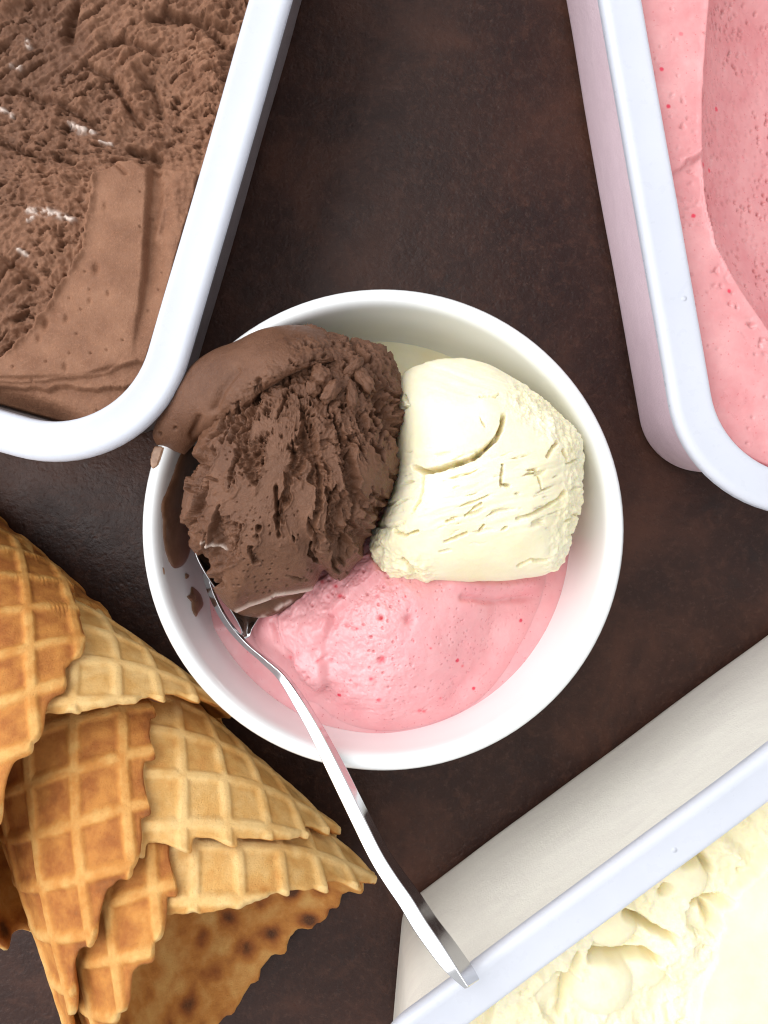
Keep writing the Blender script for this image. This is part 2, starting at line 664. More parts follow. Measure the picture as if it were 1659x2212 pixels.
# vanilla tub
VH = 8.6
def px_line_meet(n1, c1, n2, c2):
    return np.linalg.solve(np.array([n1, n2]), np.array([c1, c2]))
bw = lambda u, v: P(u, v, 0.25)[:2]                      # survey of the foot of its wall
A_, B_ = bw(1659, 1365), bw(1145, 1746)
dl = (A_ - B_) / np.linalg.norm(A_ - B_)                 # along the long wall, to the right
C_, D_ = bw(860, 2040), bw(846, 2200)
de = (D_ - C_) / np.linalg.norm(D_ - C_)
nl = np.array([-dl[1], dl[0]]); ne_ = np.array([de[1], -de[0]])
if ne_[0] > 0: ne_ = -ne_
OV = 1.28
k0 = px_line_meet(nl, nl @ A_ + OV, ne_, ne_ @ C_ + OV)
dend = -nl
k1 = k0 + de * 5.5
k2 = k1 + dend * 9
k3 = k2 + dl * 20.0
k4 = k0 + dl * 21.0
rp_van = RPoly([k0, k1, k2, k3, k4], 2.55)
r0 = rp_van.q.mean(0)
tub = thing('ice_cream_tub', 'milky plastic tub holding vanilla ice cream, below the spoon handle', 'tub', (r0[0], r0[1], 0), 'plastic ice cream tubs')
tub_parts(tub, rp_van, VH, OV, M_wall_van)

# ---- contents
def z_choc(x, y, din):
    z0 = 6.05
    u, v = UV(np.stack([x, y, np.full(x.shape, z0)], -1))
    wx = 14 * fbm(x * 1.4, y * 1.4, 0, 3, 5)
    wy = 14 * fbm(x * 1.4, y * 1.4, 4, 3, 6)
    slab = [(205, 385), (255, 355), (318, 350), (345, 362), (430, 380), (430, 800), (262, 838), (150, 838), (60, 838), (-80, 838), (-80, 800), (0, 775), (60, 725), (100, 668), (150, 605), (182, 535), (196, 460)]
    sl = sd_poly(u + wx * .9, v + wy * .9, slab)
    slab_m = sstep(5, -5, sl)
    wallside = sstep(-10, 6, (u - 322) + (v - 400) * .10 + wx * .3) * sstep(330, 380, v + wx)
    lower = sstep(812, 822, v + wx * .25 - sstep(140, 300, u) * -30)
    rough = np.clip(1 - np.maximum(np.maximum(slab_m, wallside), lower), 0, 1)
    # torn surface: short strands leaning with the pull of the scoop, with pits between
    a = .45 + .5 * pn(x * .18, y * .18, 2.0)
    s1 = x * np.cos(a) + y * np.sin(a)
    s2 = -x * np.sin(a) + y * np.cos(a)
    tor = fbm(s1 * 1.5, s2 * 4.2, 0, 4, 11, .6)
    pf = fbm(s1 * 1.7 + .3 * fbm(x * 2, y * 2, 0, 2, 23), s2 * 4.4, 7, 4, 21, .62)
    pits = .55 * sstep(.16, .30, pf) + .45 * sstep(.30, .62, pf)
    big = fbm(x * .42, y * .42, 0, 3, 31)
    z = z0 + (.36 * big + .16 * fbm(x * 1.1, y * 1.1, 2, 3, 37)) * rough
    z = z + rough * (.20 * tor + .12 * ridged(s1 * 2.0, s2 * 4.0, 3, 3, 43) - .46 * pits * (.75 + .5 * pn(x * .6, y * .6, 3, 7)) + .10 * fbm(x * 6, y * 6, 0, 3, 41, .65))
    z = z - .20 * rough
    z = z + .26 * slab_m - .10 * sstep(-60, 0, sl) * slab_m * .5
    z = z + .05 * slab_m * fbm(x * .8, y * .8, 0, 2, 51)
    # crumbly lip on the slab's left edge
    edge = np.exp(-(sl / 9.0) ** 2) * sstep(250, 215, u) * sstep(800, 740, v)
    z = z + edge * (.14 + .20 * fbm(x * 4, y * 4, 0, 3, 61))
    # scraped channel to the right of the slab
    du = u - (322 - np.clip(v - 430, 0, None) * .05 - np.clip(v - 600, 0, None) * .08) + wx * .25
    ch = sstep(-5, 7, du) * sstep(70, 8, du) * sstep(345, 372, v) * sstep(810, 560, v)
    z = z - .36 * ch
    ch2 = np.exp(-(dist_line(u, v, [(350, 365), (360, 420), (340, 520)]) / 8) ** 2)
    z = z + .10 * ch2
    # grooves along the top right
    for pts, w, d in (([(140, 70), (150, 40), (165, 0)], 11, .45), ([(225, 92), (260, 82), (300, 95), (340, 110)], 9, .34), ([(20, 190), (120, 215), (200, 260)], 7, .25), ([(180, 130), (240, 170), (300, 270)], 7, .25), ([(360, 20), (420, 35), (480, 90)], 9, .35), ([(0, 300), (90, 340)], 7, .25), ([(330, 35), (420, 35), (500, 50)], 10, .35),
                      ([(300, 150), (330, 190), (345, 250)], 9, .2), ([(120, 335), (160, 350)], 6, .3), ([(280, 318), (330, 330), (340, 345)], 9, .35),
                      ([(10, 560), (70, 600)], 8, .25), ([(255, 362), (275, 380)], 5, .14), ([(305, 350), (345, 372)], 8, .2)):
        z = z - d * np.exp(-(dist_line(u + wx * .6, v + wy * .6, pts) / w) ** 2)
    z = z + .30 * sstep(.1, .5, fbm(x * .55, y * .55, 3, 3, 71)) * rough * sstep(420, 300, v)
    # bubbles and nicks in the slab
    for (bu, bv, br, bd) in ((213, 585, 8, .14), (103, 702, 8, .16), (90, 735, 6, .1), (150, 692, 6, .1), (233, 450, 6, .08), (148, 796, 6, .08), (240, 640, 4, .08), (200, 655, 4, .07)):
        z = z - bd * np.exp(-(np.hypot((u - bu) * 1.2, (v - bv) * .7) / br) ** 2)
    f, rid = worley(x * 3.2, y * 3.2, 3)
    z = z - .07 * sstep(.15, .06, f) * (rid > .9)
    # crusty ridge and the lower step in the corner
    line = [(-60, 822), (60, 824), (150, 819), (230, 806), (300, 782)]
    dl_ = dist_line(u + wx * .3, v + wy * .3, line)
    z = z + .10 * np.exp(-(dl_ / 3.2) ** 2)
    z = z - .18 * lower + .03 * lower * fbm(x * 5, y * 5, 0, 3, 81)
    z = z - .75 * sstep(845, 900, v - (u - 60) * .28) * sstep(200, 100, u)
    # up the side of the tub along the right
    z = z + 0
    z = z + .14 * wallside * fbm(x * 3, y * 3, 0, 3, 91) * sstep(700, 350, v)
    # pale frosty curls
    white = np.zeros(x.shape)
    for pts, w in (([(143, 262), (160, 268), (168, 276), (196, 278)], 5), ([(60, 455), (90, 458), (112, 460), (160, 475)], 6), ([(52, 78), (56, 92)], 4), ([(20, 133), (35, 135)], 5),
                   ([(0, 230), (22, 245)], 4), ([(45, 540), (58, 552)], 4), ([(210, 298), (235, 302)], 3), ([(75, 470), (62, 478)], 3)):
        dd = dist_line(u + wx * .7, v + wy * .7, pts)
        k = np.exp(-(dd / w) ** 2) * sstep(-.25, .25, fbm(x * 6, y * 6, 0, 2, 95) + .12)
        white = np.maximum(white, k)
        z = z + .09 * k
    torn = rough * (.55 + .45 * sstep(700, 200, v) * sstep(560, 250, u)) * sstep(.15, -.5, (z - z0)) + .35 * rough * sstep(500, 100, u + .3 * v)  # painted shade mask for the rough area: deeper in hollows and toward upper left
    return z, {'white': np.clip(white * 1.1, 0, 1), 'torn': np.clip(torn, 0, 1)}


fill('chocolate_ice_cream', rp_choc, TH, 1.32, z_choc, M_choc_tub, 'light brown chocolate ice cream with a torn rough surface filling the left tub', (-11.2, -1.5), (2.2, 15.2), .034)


def z_pink(x, y, din):
    z0 = 6.35
    u, v = UV(np.stack([x, y, np.full(x.shape, z0)], -1))
    wx = 8 * fbm(x * .9, y * .9, 0, 3, 5)
    hol = [(1538, -300), (1531, 20), (1519, 150), (1515, 330), (1524, 430), (1548, 530), (1590, 610), (1659, 715), (1800, 850), (2600, 900), (2600, -300)]
    s = sd_poly(u + wx * .5, v, hol)
    k = (HC - z0) / W0
    dep = np.clip(-s * k, 0, None)
    z = z0 - 3.2 * (1 - np.exp(-dep / 1.25)) - .12 * sstep(0, .12, dep)
    z = z + .03 * sstep(14, 0, s) * sstep(-2, 2, s)
    top = sstep(-1, 3, s)
    z = z + top * (.05 * fbm(x * .7, y * .7, 0, 3, 12) + .02 * fbm(x * 4, y * 4, 0, 3, 14))
    # scuffed band beside the hollow
    sc_ = np.exp(-((s - 30) / 16) ** 2) * top * sstep(520, 600, v) + .7 * np.exp(-(dist_line(u, v, [(1440, 140), (1470, 230), (1480, 330), (1500, 480)]) / 22) ** 2) * top
    z = z - .16 * sc_ * sstep(.10, .5, fbm(x * 3.2, y * 3.2, 2, 3, 22))
    z = z + .10 * np.exp(-(dist_line(u, v, [(1478, 345), (1500, 335), (1517, 322)]) / 5) ** 2) * top
    st = -.14 * sstep(-4, 6, (v - 335) + (u - 1515) * .6) * sstep(700, 420, v) * top
    z = z + st
    # small torn pits inside the hollow
    inn = sstep(0, .4, dep)
    cl = sstep(.0, .4, fbm(x * .55, y * .55, 0, 3, 33) + .1)
    f, rid = worley(x * 5.2, y * 4.0, 5)
    z = z - inn * .16 * sstep(.36, .12, f) * (rid > .35) * (.25 + .75 * cl)
    z = z - inn * .03 * fbm(x * 3.5, y * 2.2, 0, 3, 44)
    f, rid = worley(x * 2.3, y * 2.3, 9)
    z = z - .06 * sstep(.13, .05, f) * (rid > .7) * top
    return z


fill('strawberry_ice_cream', rp_pink, TH, 1.50, z_pink, M_straw_tub, 'smooth pink strawberry ice cream with a scooped hollow filling the right tub', (7.5, 14.6), (-1.5, 17.2), .038)


def z_van(x, y, din):
    z0 = 7.3
    u, v = UV(np.stack([x, y, np.full(x.shape, z0)], -1))
    wx = 12 * fbm(x * 1.1, y * 1.1, 0, 3, 5)
    wy = 12 * fbm(x * 1.1, y * 1.1, 5, 3, 6)
    plat = [(1600, 1900), (1540, 1960), (1535, 2050), (1500, 2130), (1480, 2300), (2200, 2300), (2200, 1700), (1700, 1800)]
    s = sd_poly(u + wx, v + wy, plat)
    pm = sstep(8, -10, s)
    rough = 1 - pm
    z = z0 + .30 * pm
    z = z + rough * (.34 * fbm(x * .45, y * .45, 0, 3, 12) + .07 * fbm(x * 1.8, y * 1.8, 0, 4, 14))
    # torn flakes: plates with steps between them
    f, rid = worley(x * .62 + .35 * fbm(x, y, 0, 3, 17), y * .62 + .35 * fbm(x, y, 3, 3, 18), 4)
    z = z + rough * (.55 * (rid - .5) * sstep(.75, .45, f))
    z = z + rough * .12 * sstep(.15, .5, fbm(x * 1.5, y * 1.5, 6, 4, 24)) - rough * .20 * sstep(.25, .6, fbm(x * 1.9, y * 1.9, 9, 4, 27))
    z = z + rough * (.045 * fbm(x * 6, y * 6, 0, 3, 29) + .10 * fbm(x * 2.8, y * 2.8, 0, 4, 49, .62))
    for cu, cv, cr, hh in ((1318, 1985, 62, .55), (1300, 2125, 66, .60), (1480, 1900, 52, .45), (1120, 2110, 90, .35), (1400, 2090, 50, .3)):
        d = np.hypot(u - cu + wx * .5, v - cv + wy * .5) / cr
        z = np.maximum(z, z0 - .28 + hh * np.sqrt(np.clip(1.2 - d * d, 0, None)) + .07 * fbm(x * 1.6, y * 1.6, 4, 4, 47, .6))
    for pts, w, d in (([(1345, 1965), (1380, 1985), (1420, 2010), (1450, 2020)], 7, .7), ([(1280, 2065), (1330, 2066), (1390, 2062), (1420, 2072)], 7, .8), ([(1480, 1860), (1520, 1855), (1535, 1880)], 8, .6),
                      ([(1500, 1955), (1540, 1945), (1570, 1940)], 7, .6), ([(1525, 1965), (1540, 1990)], 8, .5), ([(1430, 1925), (1440, 1915)], 8, .5), ([(1215, 2190), (1222, 2120), (1245, 2060)], 9, .35)):
        z = z - d * np.exp(-(dist_line(u + wx * .5, v + wy * .5, pts) / w) ** 2)
    z = z + pm * (.05 * fbm(x * .6, y * .6, 0, 2, 31))
    # lower strip beside the corner
    z = z - .5 * sstep(6, -6, (u - 1062) + (v - 2190) * .2 + wx * .3)
    return z


fill('vanilla_ice_cream', rp_van, VH, OV, z_van, M_van, 'pale cream vanilla ice cream with cracked flaky lumps filling the lower right tub', (2.2, 12.2), (-15.5, -6.2), .038)

# ------------------------------------------------------------------ bowl
BC = P(828, 1145, 6.0)[:2]
BIN = np.array([(0, .75), (4.2, .78), (5.0, 1.0), (5.55, 1.5), (5.95, 2.2), (6.17, 3.0), (6.28, 3.7), (6.37, 4.5), (6.43, 5.1), (6.47, 5.6)])


def build_bowl():
    prof = [tuple(p) for p in resample(BIN, 60, smooth=False)[1:]]
    prof += [(6.50, 5.77), (6.56, 5.90), (6.65, 5.98), (6.76, 6.0), (6.86, 5.96), (6.93, 5.87), (6.96, 5.74), (6.92, 5.4), (6.80, 4.4), (6.6, 3.2), (6.35, 2.2), (5.9, 1.3), (5.3, .75), (4.6, .48), (4.35, .35), (4.3, .04), (4.2, .0), (4.05, .0), (3.95, .06), (3.9, .3), (0.05, .32)]
    prof = [(.05, .75)] + prof
    n = 128
    a = np.linspace(0, 2 * math.pi, n, endpoint=False)
    pr = np.array(prof)
    V = np.stack([BC[0] + pr[:, 0][:, None] * np.cos(a), BC[1] + pr[:, 0][:, None] * np.sin(a), pr[:, 1][:, None] + 0 * a], -1)
    m = n
    o = link_mesh('bowl', V, grid_quads(len(pr), n, True), M_porcelain, None, ngons=[list(range(n)), list(range((len(pr) - 1) * m, len(pr) * m))], recalc=True)
    tag(o, 'round white glazed porcelain bowl holding three scoops', 'bowl')


build_bowl()


def wall_r(z):
    return np.interp(z, BIN[:, 1], BIN[:, 0])


def bowl_hit(u, v):
    """where the sight line through u, v meets the inside (or rim) of the bowl"""
    zs = np.concatenate([np.linspace(6.0, .8, 400)])
    best = None
    for z in zs:
        p = P(u, v, z)
        r = math.hypot(p[0] - BC[0], p[1] - BC[1])
        if z > 5.6:
            lim = 6.47 + .27 * ((z - 5.6) / .4) ** 2
        else:
            lim = wall_r(z)
        if r >= lim:
            return p
    return P(u, v, .8)


# ------------------------------------------------------------------ scoops
def polar_outline(pts, c, nphi, soft=3):
    p = np.array(pts, float)
    p = resample(p, 240, closed=True)
    ang = np.arctan2(p[:, 1] - c[1], p[:, 0] - c[0])
    rr = np.hypot(p[:, 0] - c[0], p[:, 1] - c[1])
    o = np.argsort(ang)
    ang, rr = ang[o], rr[o]
    ang = np.concatenate([ang - 2 * math.pi, ang, ang + 2 * math.pi])
    rr = np.concatenate([rr] * 3)
    phi = np.linspace(-math.pi, math.pi, nphi, endpoint=False)
    r = np.interp(phi, ang, rr)
    for _ in range(soft):
        r = (np.roll(r, 1) + 2 * r + np.roll(r, -1)) / 4
    return phi, r


def dome(name, px, cpx, zeq, ztop, zbot, thmax, pw, nphi, nth, disp, mat, parent, skew=(0, 0), soft=3):
    w = P(np.array(px)[:, 0], np.array(px)[:, 1], zeq)[:, :2]
    c = P(cpx[0], cpx[1], zeq)[:2]
    phi, r = polar_outline(w, c, nphi, soft)
    th = np.concatenate([np.linspace(0, 1, nth - 14) ** .85 * thmax, np.linspace(thmax, 178, 15)[1:]]) * math.pi / 180
    g = np.where(th < math.pi / 2, np.sin(np.minimum(th, math.pi / 2)) ** pw, np.sin(th) ** .8)
    z = np.where(th < math.pi / 2, zeq + (ztop - zeq) * np.cos(th), zeq + (zeq - zbot) * np.cos(th))
    wk = np.clip(g[:, None], 0, 1) ** 2.2
    r = r[None] * wk + (r.mean() * .55 + .45 * r[None]) * (1 - wk)
    X = c[0] + g[:, None] * r * np.cos(phi) + skew[0] * (1 - g[:, None])
    Y = c[1] + g[:, None] * r * np.sin(phi) + skew[1] * (1 - g[:, None])
    V = np.stack([X, Y, z[:, None] + 0 * X], -1)
    N = grid_normals(V, True)
    out = V - np.array([c[0], c[1], (zeq + zbot) / 2])
    sgn = np.sign((N * out).sum(-1))
    N = N * np.where(sgn == 0, 1, sgn)[..., None]
    N[0] = (0, 0, 1)
    u, v = UV(V)
    d, dz, att = disp(V, u, v)
    V = V + N * d[..., None]
    V[..., 2] += dz
    V[0] = V[0].mean(0)
    q = up_quads(V, True)
    attrs = {'white': att if att is not None else np.zeros(V.shape[:2])}
    return link_mesh(name, V, q, mat, parent, attrs)


Z3 = lambda k, ox=307.2, oy=685.8: [(ox + .3638 * a, oy + .3638 * b) for a, b in k]

# ---- chocolate scoop
CH = thing('chocolate_scoop', 'torn brown chocolate scoop in the bowl with a smeared flap over the rim', 'scoop', (*P(640, 1030, 3.0)[:2], 3.2), 'scoops of ice cream in the bowl')


def d_choc(V, u, v):
    x, y, z = V[..., 0], V[..., 1], V[..., 2]
    qx, qy = 640., 620.
    th = np.arctan2(u - qx, v - qy)
    rad = np.hypot(u - qx, v - qy)
    ac = th * 400 / 80 + .25 * fbm(x * 1.3, y * 1.3, z * .7, 3, 3)      # across the strands, about cm
    al = rad / 80
    wx = 10 * fbm(x * 1.3, y * 1.3, z, 3, 15)
    low = fbm(x * .45, y * .45, z * .4, 2, 8)
    smooth_c = np.exp(-((u - 600) / 60) ** 2 - ((v - 1000) / 95) ** 2) + .8 * np.exp(-((u - 770) / 50) ** 2 - ((v - 1100) / 55) ** 2) + .8 * np.exp(-((u - 560) / 100) ** 2 - ((v - 1300) / 28) ** 2)
    dens = .15 * np.exp(-((u - 510) / 90) ** 2 - ((v - 1190) / 80) ** 2) + .34 - .30 * np.clip(smooth_c, 0, 1) + .14 * low
    g1 = pn(ac * 2.9, al * .60, 0, 4) + .40 * pn(ac * 5.6, al * 1.4, 0, 14) + .26 * pn(ac * 10, al * 4.5, 0, 24)
    right = sstep(690, 800, u) * sstep(850, 900, v)
    cut = .50 - dens - .16 * right
    groove = sstep(cut, cut + .10, g1)
    deep = sstep(cut + .12, cut + .6, g1)
    crumbs = fbm(x * 7, y * 7, z * 7, 3, 34, .65)
    pf, prid = worley(u / 11, v / 11, 6)
    d = -.15 * groove - .24 * deep + groove * .13 * crumbs + .02 * fbm(x * 5, y * 5, z * 5, 3, 44, .6) - .07 * sstep(.26, .12, pf) * (prid > .72) * sstep(-.2, .3, fbm(x * .8, y * .8, z, 2, 46))
    # lips along the grooves
    d = d + .05 * sstep(cut - .22, cut, g1) * (1 - groove)
    d = d + .12 * low
    # crumbly crown
    crown = sstep(1010, 880, v + wx * 1.5) * sstep(470, 560, u) * np.clip(1.15 - sstep(690, 640, v), 0, 1)
    crown = crown * sstep(-35, 15, dist_line(u, v, [(480, 945), (560, 930), (640, 900)]) - 25)
    d = d + crown * (.16 * fbm(x * 2.3, y * 2.3, z * 2.3, 4, 54, .65) + .10 * ridged(x * 4.6, y * 4.6, z * 4.6, 3, 64) - .26 * sstep(.12, .34, fbm(x * 4.2, y * 4.2, z * 4.2, 4, 74, .6)))
    d = d * (.45 + .55 * sstep(5.3, 6.6, z))
    # explicit long tears
    jag = 4.2 * fbm(x * 4, y * 4, z * 4, 3, 84)
    jagm = fbm(x * 2.2, y * 2.2, z * 2.2, 2, 94)
    for pts, w, dep in ((Z3([(790, 1010), (800, 1150), (812, 1300)]), 5.5, .34), 
                        (Z3([(1150, 1010), (1110, 1120), (1100, 1210)]), 4.5, .32), (Z3([(1190, 700), (1190, 800)]), 4, .28), (Z3([(1250, 780), (1230, 870), (1200, 960)]), 4.5, .32),
                        (Z3([(700, 760), (750, 690)]), 4.5, .3), (Z3([(680, 830), (720, 870)]), 5, .22),
                        (Z3([(700, 440), (780, 400), (900, 400)]), 7, .30), (Z3([(560, 590), (640, 530), (700, 450)]), 8, .35), (Z3([(385, 720), (480, 670), (570, 600)]), 8, .3), (Z3([(1440, 470), (1445, 620), (1400, 740)]), 5, .35),
                        (Z3([(1370, 1010), (1350, 1150)]), 5, .3), (Z3([(1240, 1260), (1220, 1400)]), 5, .3), (Z3([(860, 1540), (950, 1560)]), 4, .2), (Z3([(360, 940), (440, 970)]), 4, .22), (Z3([(870, 770), (905, 800)]), 4, .25)):
        d = d - dep * (.55 + .9 * np.clip(jagm, -.4, 1)) * sstep(w * .95, w * .1, dist_line(u, v, pts) + jag)
    # torn point at the lower right
    # white milky edge at the foot
    white = np.exp(-(dist_line(u + wx * .2, v, Z3([(1010, 1610), (900, 1630), (790, 1640), (750, 1660), (640, 1700), (560, 1740)])) / 3.2) ** 2) * .9
    white = np.maximum(white, .8 * np.exp(-(dist_line(u, v, Z3([(360, 1330), (410, 1365), (438, 1395)])) / 2.6) ** 2))
    d = d + .06 * white
    return d, 0 * d, np.clip(white, 0, 1)


choc_px = Z3([(1000, 60), (1150, 110), (1290, 150), (1440, 200), (1505, 300), (1535, 420), (1548, 600), (1540, 800), (1505, 1000), (1440, 1150), (1385, 1270), (1330, 1390), (1250, 1480), (1185, 1560),
              (1120, 1530), (1075, 1500), (1020, 1600), (900, 1640), (770, 1670), (640, 1710), (560, 1745), (490, 1690), (425, 1580), (390, 1450), (310, 1375), (255, 1280), (245, 1150), (265, 1030), (300, 900), (345, 780), (420, 620), (560, 420), (720, 250), (870, 110)])
dome('scoop_body', choc_px, (630, 1020), 5.6, 8.3, 2.9, 128, 0.80, 640, 370, d_choc, M_choc, CH, soft=2)


def d_foot(V, u, v):
    x, y, z = V[..., 0], V[..., 1], V[..., 2]
    wh = np.exp(-(dist_line(u, v, [(648, 1290), (610, 1308), (590, 1325), (560, 1335)]) / 5) ** 2)
    return .03 * fbm(x * 4, y * 4, z * 4, 3, 5), 0 * x, wh * sstep(-.1, .4, fbm(x * 3, y * 3, z, 2, 6))


dome('lower_fold', [(470, 1270), (560, 1225), (650, 1230), (680, 1270), (640, 1300), (590, 1328), (545, 1332), (505, 1318)], (575, 1280), 4.1, 5.0, 3.1, 115, .8, 160, 50, d_foot, M_choc, CH)


# ---- strips: a thick smear between two edge lines
def strip(name, left, right, zl, zr, hgt, mat, parent, ns=220, nt=70, rough=None, under=.25, endround=.12):
    """left/right: survey points of the two edges; zl/zr: heights of the edges along it; pillow of height hgt between"""
    n = ns
    L, R = resample(left, n), resample(right, n)
    s = np.linspace(0, 1, n)
    zL = np.interp(s, np.linspace(0, 1, len(zl)), zl)
    zR = np.interp(s, np.linspace(0, 1, len(zr)), zr)
    pL, pR = P(L[:, 0], L[:, 1], zL), P(R[:, 0], R[:, 1], zR)
    hh = np.interp(s, np.linspace(0, 1, len(hgt)), hgt)
    taper = np.clip(np.minimum(s, 1 - s) / endround, 0, 1)
    taper = np.sqrt(1 - (1 - taper) ** 2)
    t_ = np.linspace(-1, 1, nt)
    ta = np.sign(t_) * (1 - (1 - np.abs(t_)) ** 1.6)
    mid = (pL + pR) / 2
    half = (pR - pL) / 2
    V = mid[:, None] + half[:, None] * ta[None, :, None]
    prof = np.sqrt(np.clip(1 - np.abs(ta) ** 2.6, 0, 1))
    top = V.copy()
    top[..., 2] += (hh * taper)[:, None] * prof[None]
    if rough is not None:
        u, v = UV(top)
        N = grid_normals(top)
        dd = rough(top, u, v) * (prof[None] ** .5) * np.minimum(1, taper * 1.5)[:, None]
        top = top + N * dd[..., None]
    bot = V.copy()
    bot[..., 2] -= under * prof[None] * taper[:, None] + .01
    nv = n * nt
    q1 = up_quads(top)
    q2 = up_quads(bot)[:, ::-1] + nv
    # close the rim of the strip
    loop = np.concatenate([np.arange(nt), np.arange(1, n) * nt + nt - 1, (n - 1) * nt + np.arange(nt - 2, -1, -1), np.arange(n - 2, 0, -1) * nt])
    l2 = np.roll(loop, -1)
    q3 = np.stack([loop, l2, l2 + nv, loop + nv], -1)
    VV = np.vstack([top.reshape(-1, 3), bot.reshape(-1, 3)])
    return link_mesh(name, VV, np.vstack([q1, q2, q3]), mat, parent, {'white': np.zeros(len(VV))})


def r_flap(V, u, v):
    x, y, z = V[..., 0], V[..., 1], V[..., 2]
    inner = sstep(60, 10, dist_line(u, v, Z3([(390, 710), (580, 590), (690, 470), (830, 370), (980, 300)]))) * sstep(430, 520, u + 20 * fbm(x, y, 0, 2, 3))
    top = sstep(600, 680, u) * sstep(715, 745, v)
    ru = np.maximum(inner, top)
    d = ru * (.17 * fbm(x * 3, y * 3, z * 2, 4, 9, .65) - .26 * sstep(.08, .4, fbm(x * 3.6, y * 3.6, z, 4, 19, .6)))
    d = d + .05 * fbm(x * .8, y * .8, 0, 2, 29) + .006 * fbm(x * 5, y * 5, z, 2, 39)
    d = d - .16 * np.exp(-(dist_line(u, v, Z3([(430, 540), (470, 430), (560, 310)])) / 9) ** 2)
    d = d - .14 * np.exp(-(dist_line(u, v, Z3([(300, 700), (330, 600)])) / 7) ** 2)
    for a, b in Z3([(195, 660), (105, 690), (420, 700)]):
        d = d - .12 * np.exp(-(np.hypot(u - a, v - b) / 3.5) ** 2)
    return d


strip('smeared_flap',
      Z3([(85, 755), (68, 690), (110, 585), (180, 460), (250, 350), (330, 262), (440, 190), (560, 148), (700, 78), (830, 52), (960, 50), (1080, 80), (1170, 130)]),
      Z3([(250, 815), (300, 760), (345, 712), (430, 690), (500, 645), (580, 590), (650, 520), (700, 450), (790, 395), (880, 340), (980, 300), (1090, 270), (1190, 250)]),
      [5.9, 5.9, 6.0, 6.1, 6.2, 6.2, 6.2, 6.1, 6.0], [5.6, 6.1, 6.9, 7.5, 7.9, 8.2, 8.2, 7.9, 7.2], [.55, .75, .85, .9, .85, .8, .7, .5, .3], M_choc, CH, 260, 90, r_flap, .5)


def chunk(name, u, v, z, sz, mat, parent, seed):
    bm = bmesh.new()
    bmesh.ops.create_icosphere(bm, subdivisions=4, radius=1)
    p = np.array([q.co[:] for q in bm.verts])
    f = np.array([[w.index for w in fc.verts] for fc in bm.faces])
    bm.free()
    d = 1 + .55 * fbm(p[:, 0] * 1.2, p[:, 1] * 1.2, p[:, 2] * 1.2, 3, seed) + .25 * fbm(p[:, 0] * 4, p[:, 1] * 4, p[:, 2] * 4, 3, seed + 7)
    p = p * d[:, None] * np.array(sz)
    a = seed * 1.3
    p = np.stack([p[:, 0] * math.cos(a) - p[:, 1] * math.sin(a), p[:, 0] * math.sin(a) + p[:, 1] * math.cos(a), p[:, 2]], -1)
    p += P(u, v, z)
    p = p * S - np.array(parent.location)
    me = bpy.data.meshes.new(name)
    me.from_pydata(p.tolist(), [], f.tolist())
    at = me.attributes.new('white', 'FLOAT', 'POINT')
    me.materials.append(mat)
    me.polygons.foreach_set('use_smooth', np.ones(len(me.polygons), bool))
    o = bpy.data.objects.new(name, me)
    sc.collection.objects.link(o)
    o.parent = parent
    return o


for i, (a, b, z, sx, sy, sz) in enumerate(((1255, 300, 7.55, .55, .26, .26), (1320, 375, 7.55, .62, .30, .28), (1245, 470, 7.9, .26, .62, .26), (1060, 350, 8.05, .50, .42, .32), (960, 300, 7.75, .48, .34, .3), (1120, 440, 8.2, .55, .3, .25),
                                           (1150, 255, 7.3, .5, .3, .28), (900, 320, 7.7, .38, .3, .25), (1010, 420, 8.15, .35, .3, .22))):
    uu, vv = Z3([(a, b)])[0]
    chunk('crumb', uu, vv, z, (sx * .62, sy * .62, sz * .8), M_choc, CH, i + 3)

# ---- vanilla scoop
VA = thing('vanilla_scoop', 'pale cream vanilla scoop with a curved crack, right side of the bowl', 'scoop', (*P(1030, 1020, 3.0)[:2], 3.2), 'scoops of ice cream in the bowl')
Z6 = lambda k: [(768 + .3638 * a, 713 + .3638 * b) for a, b in k]


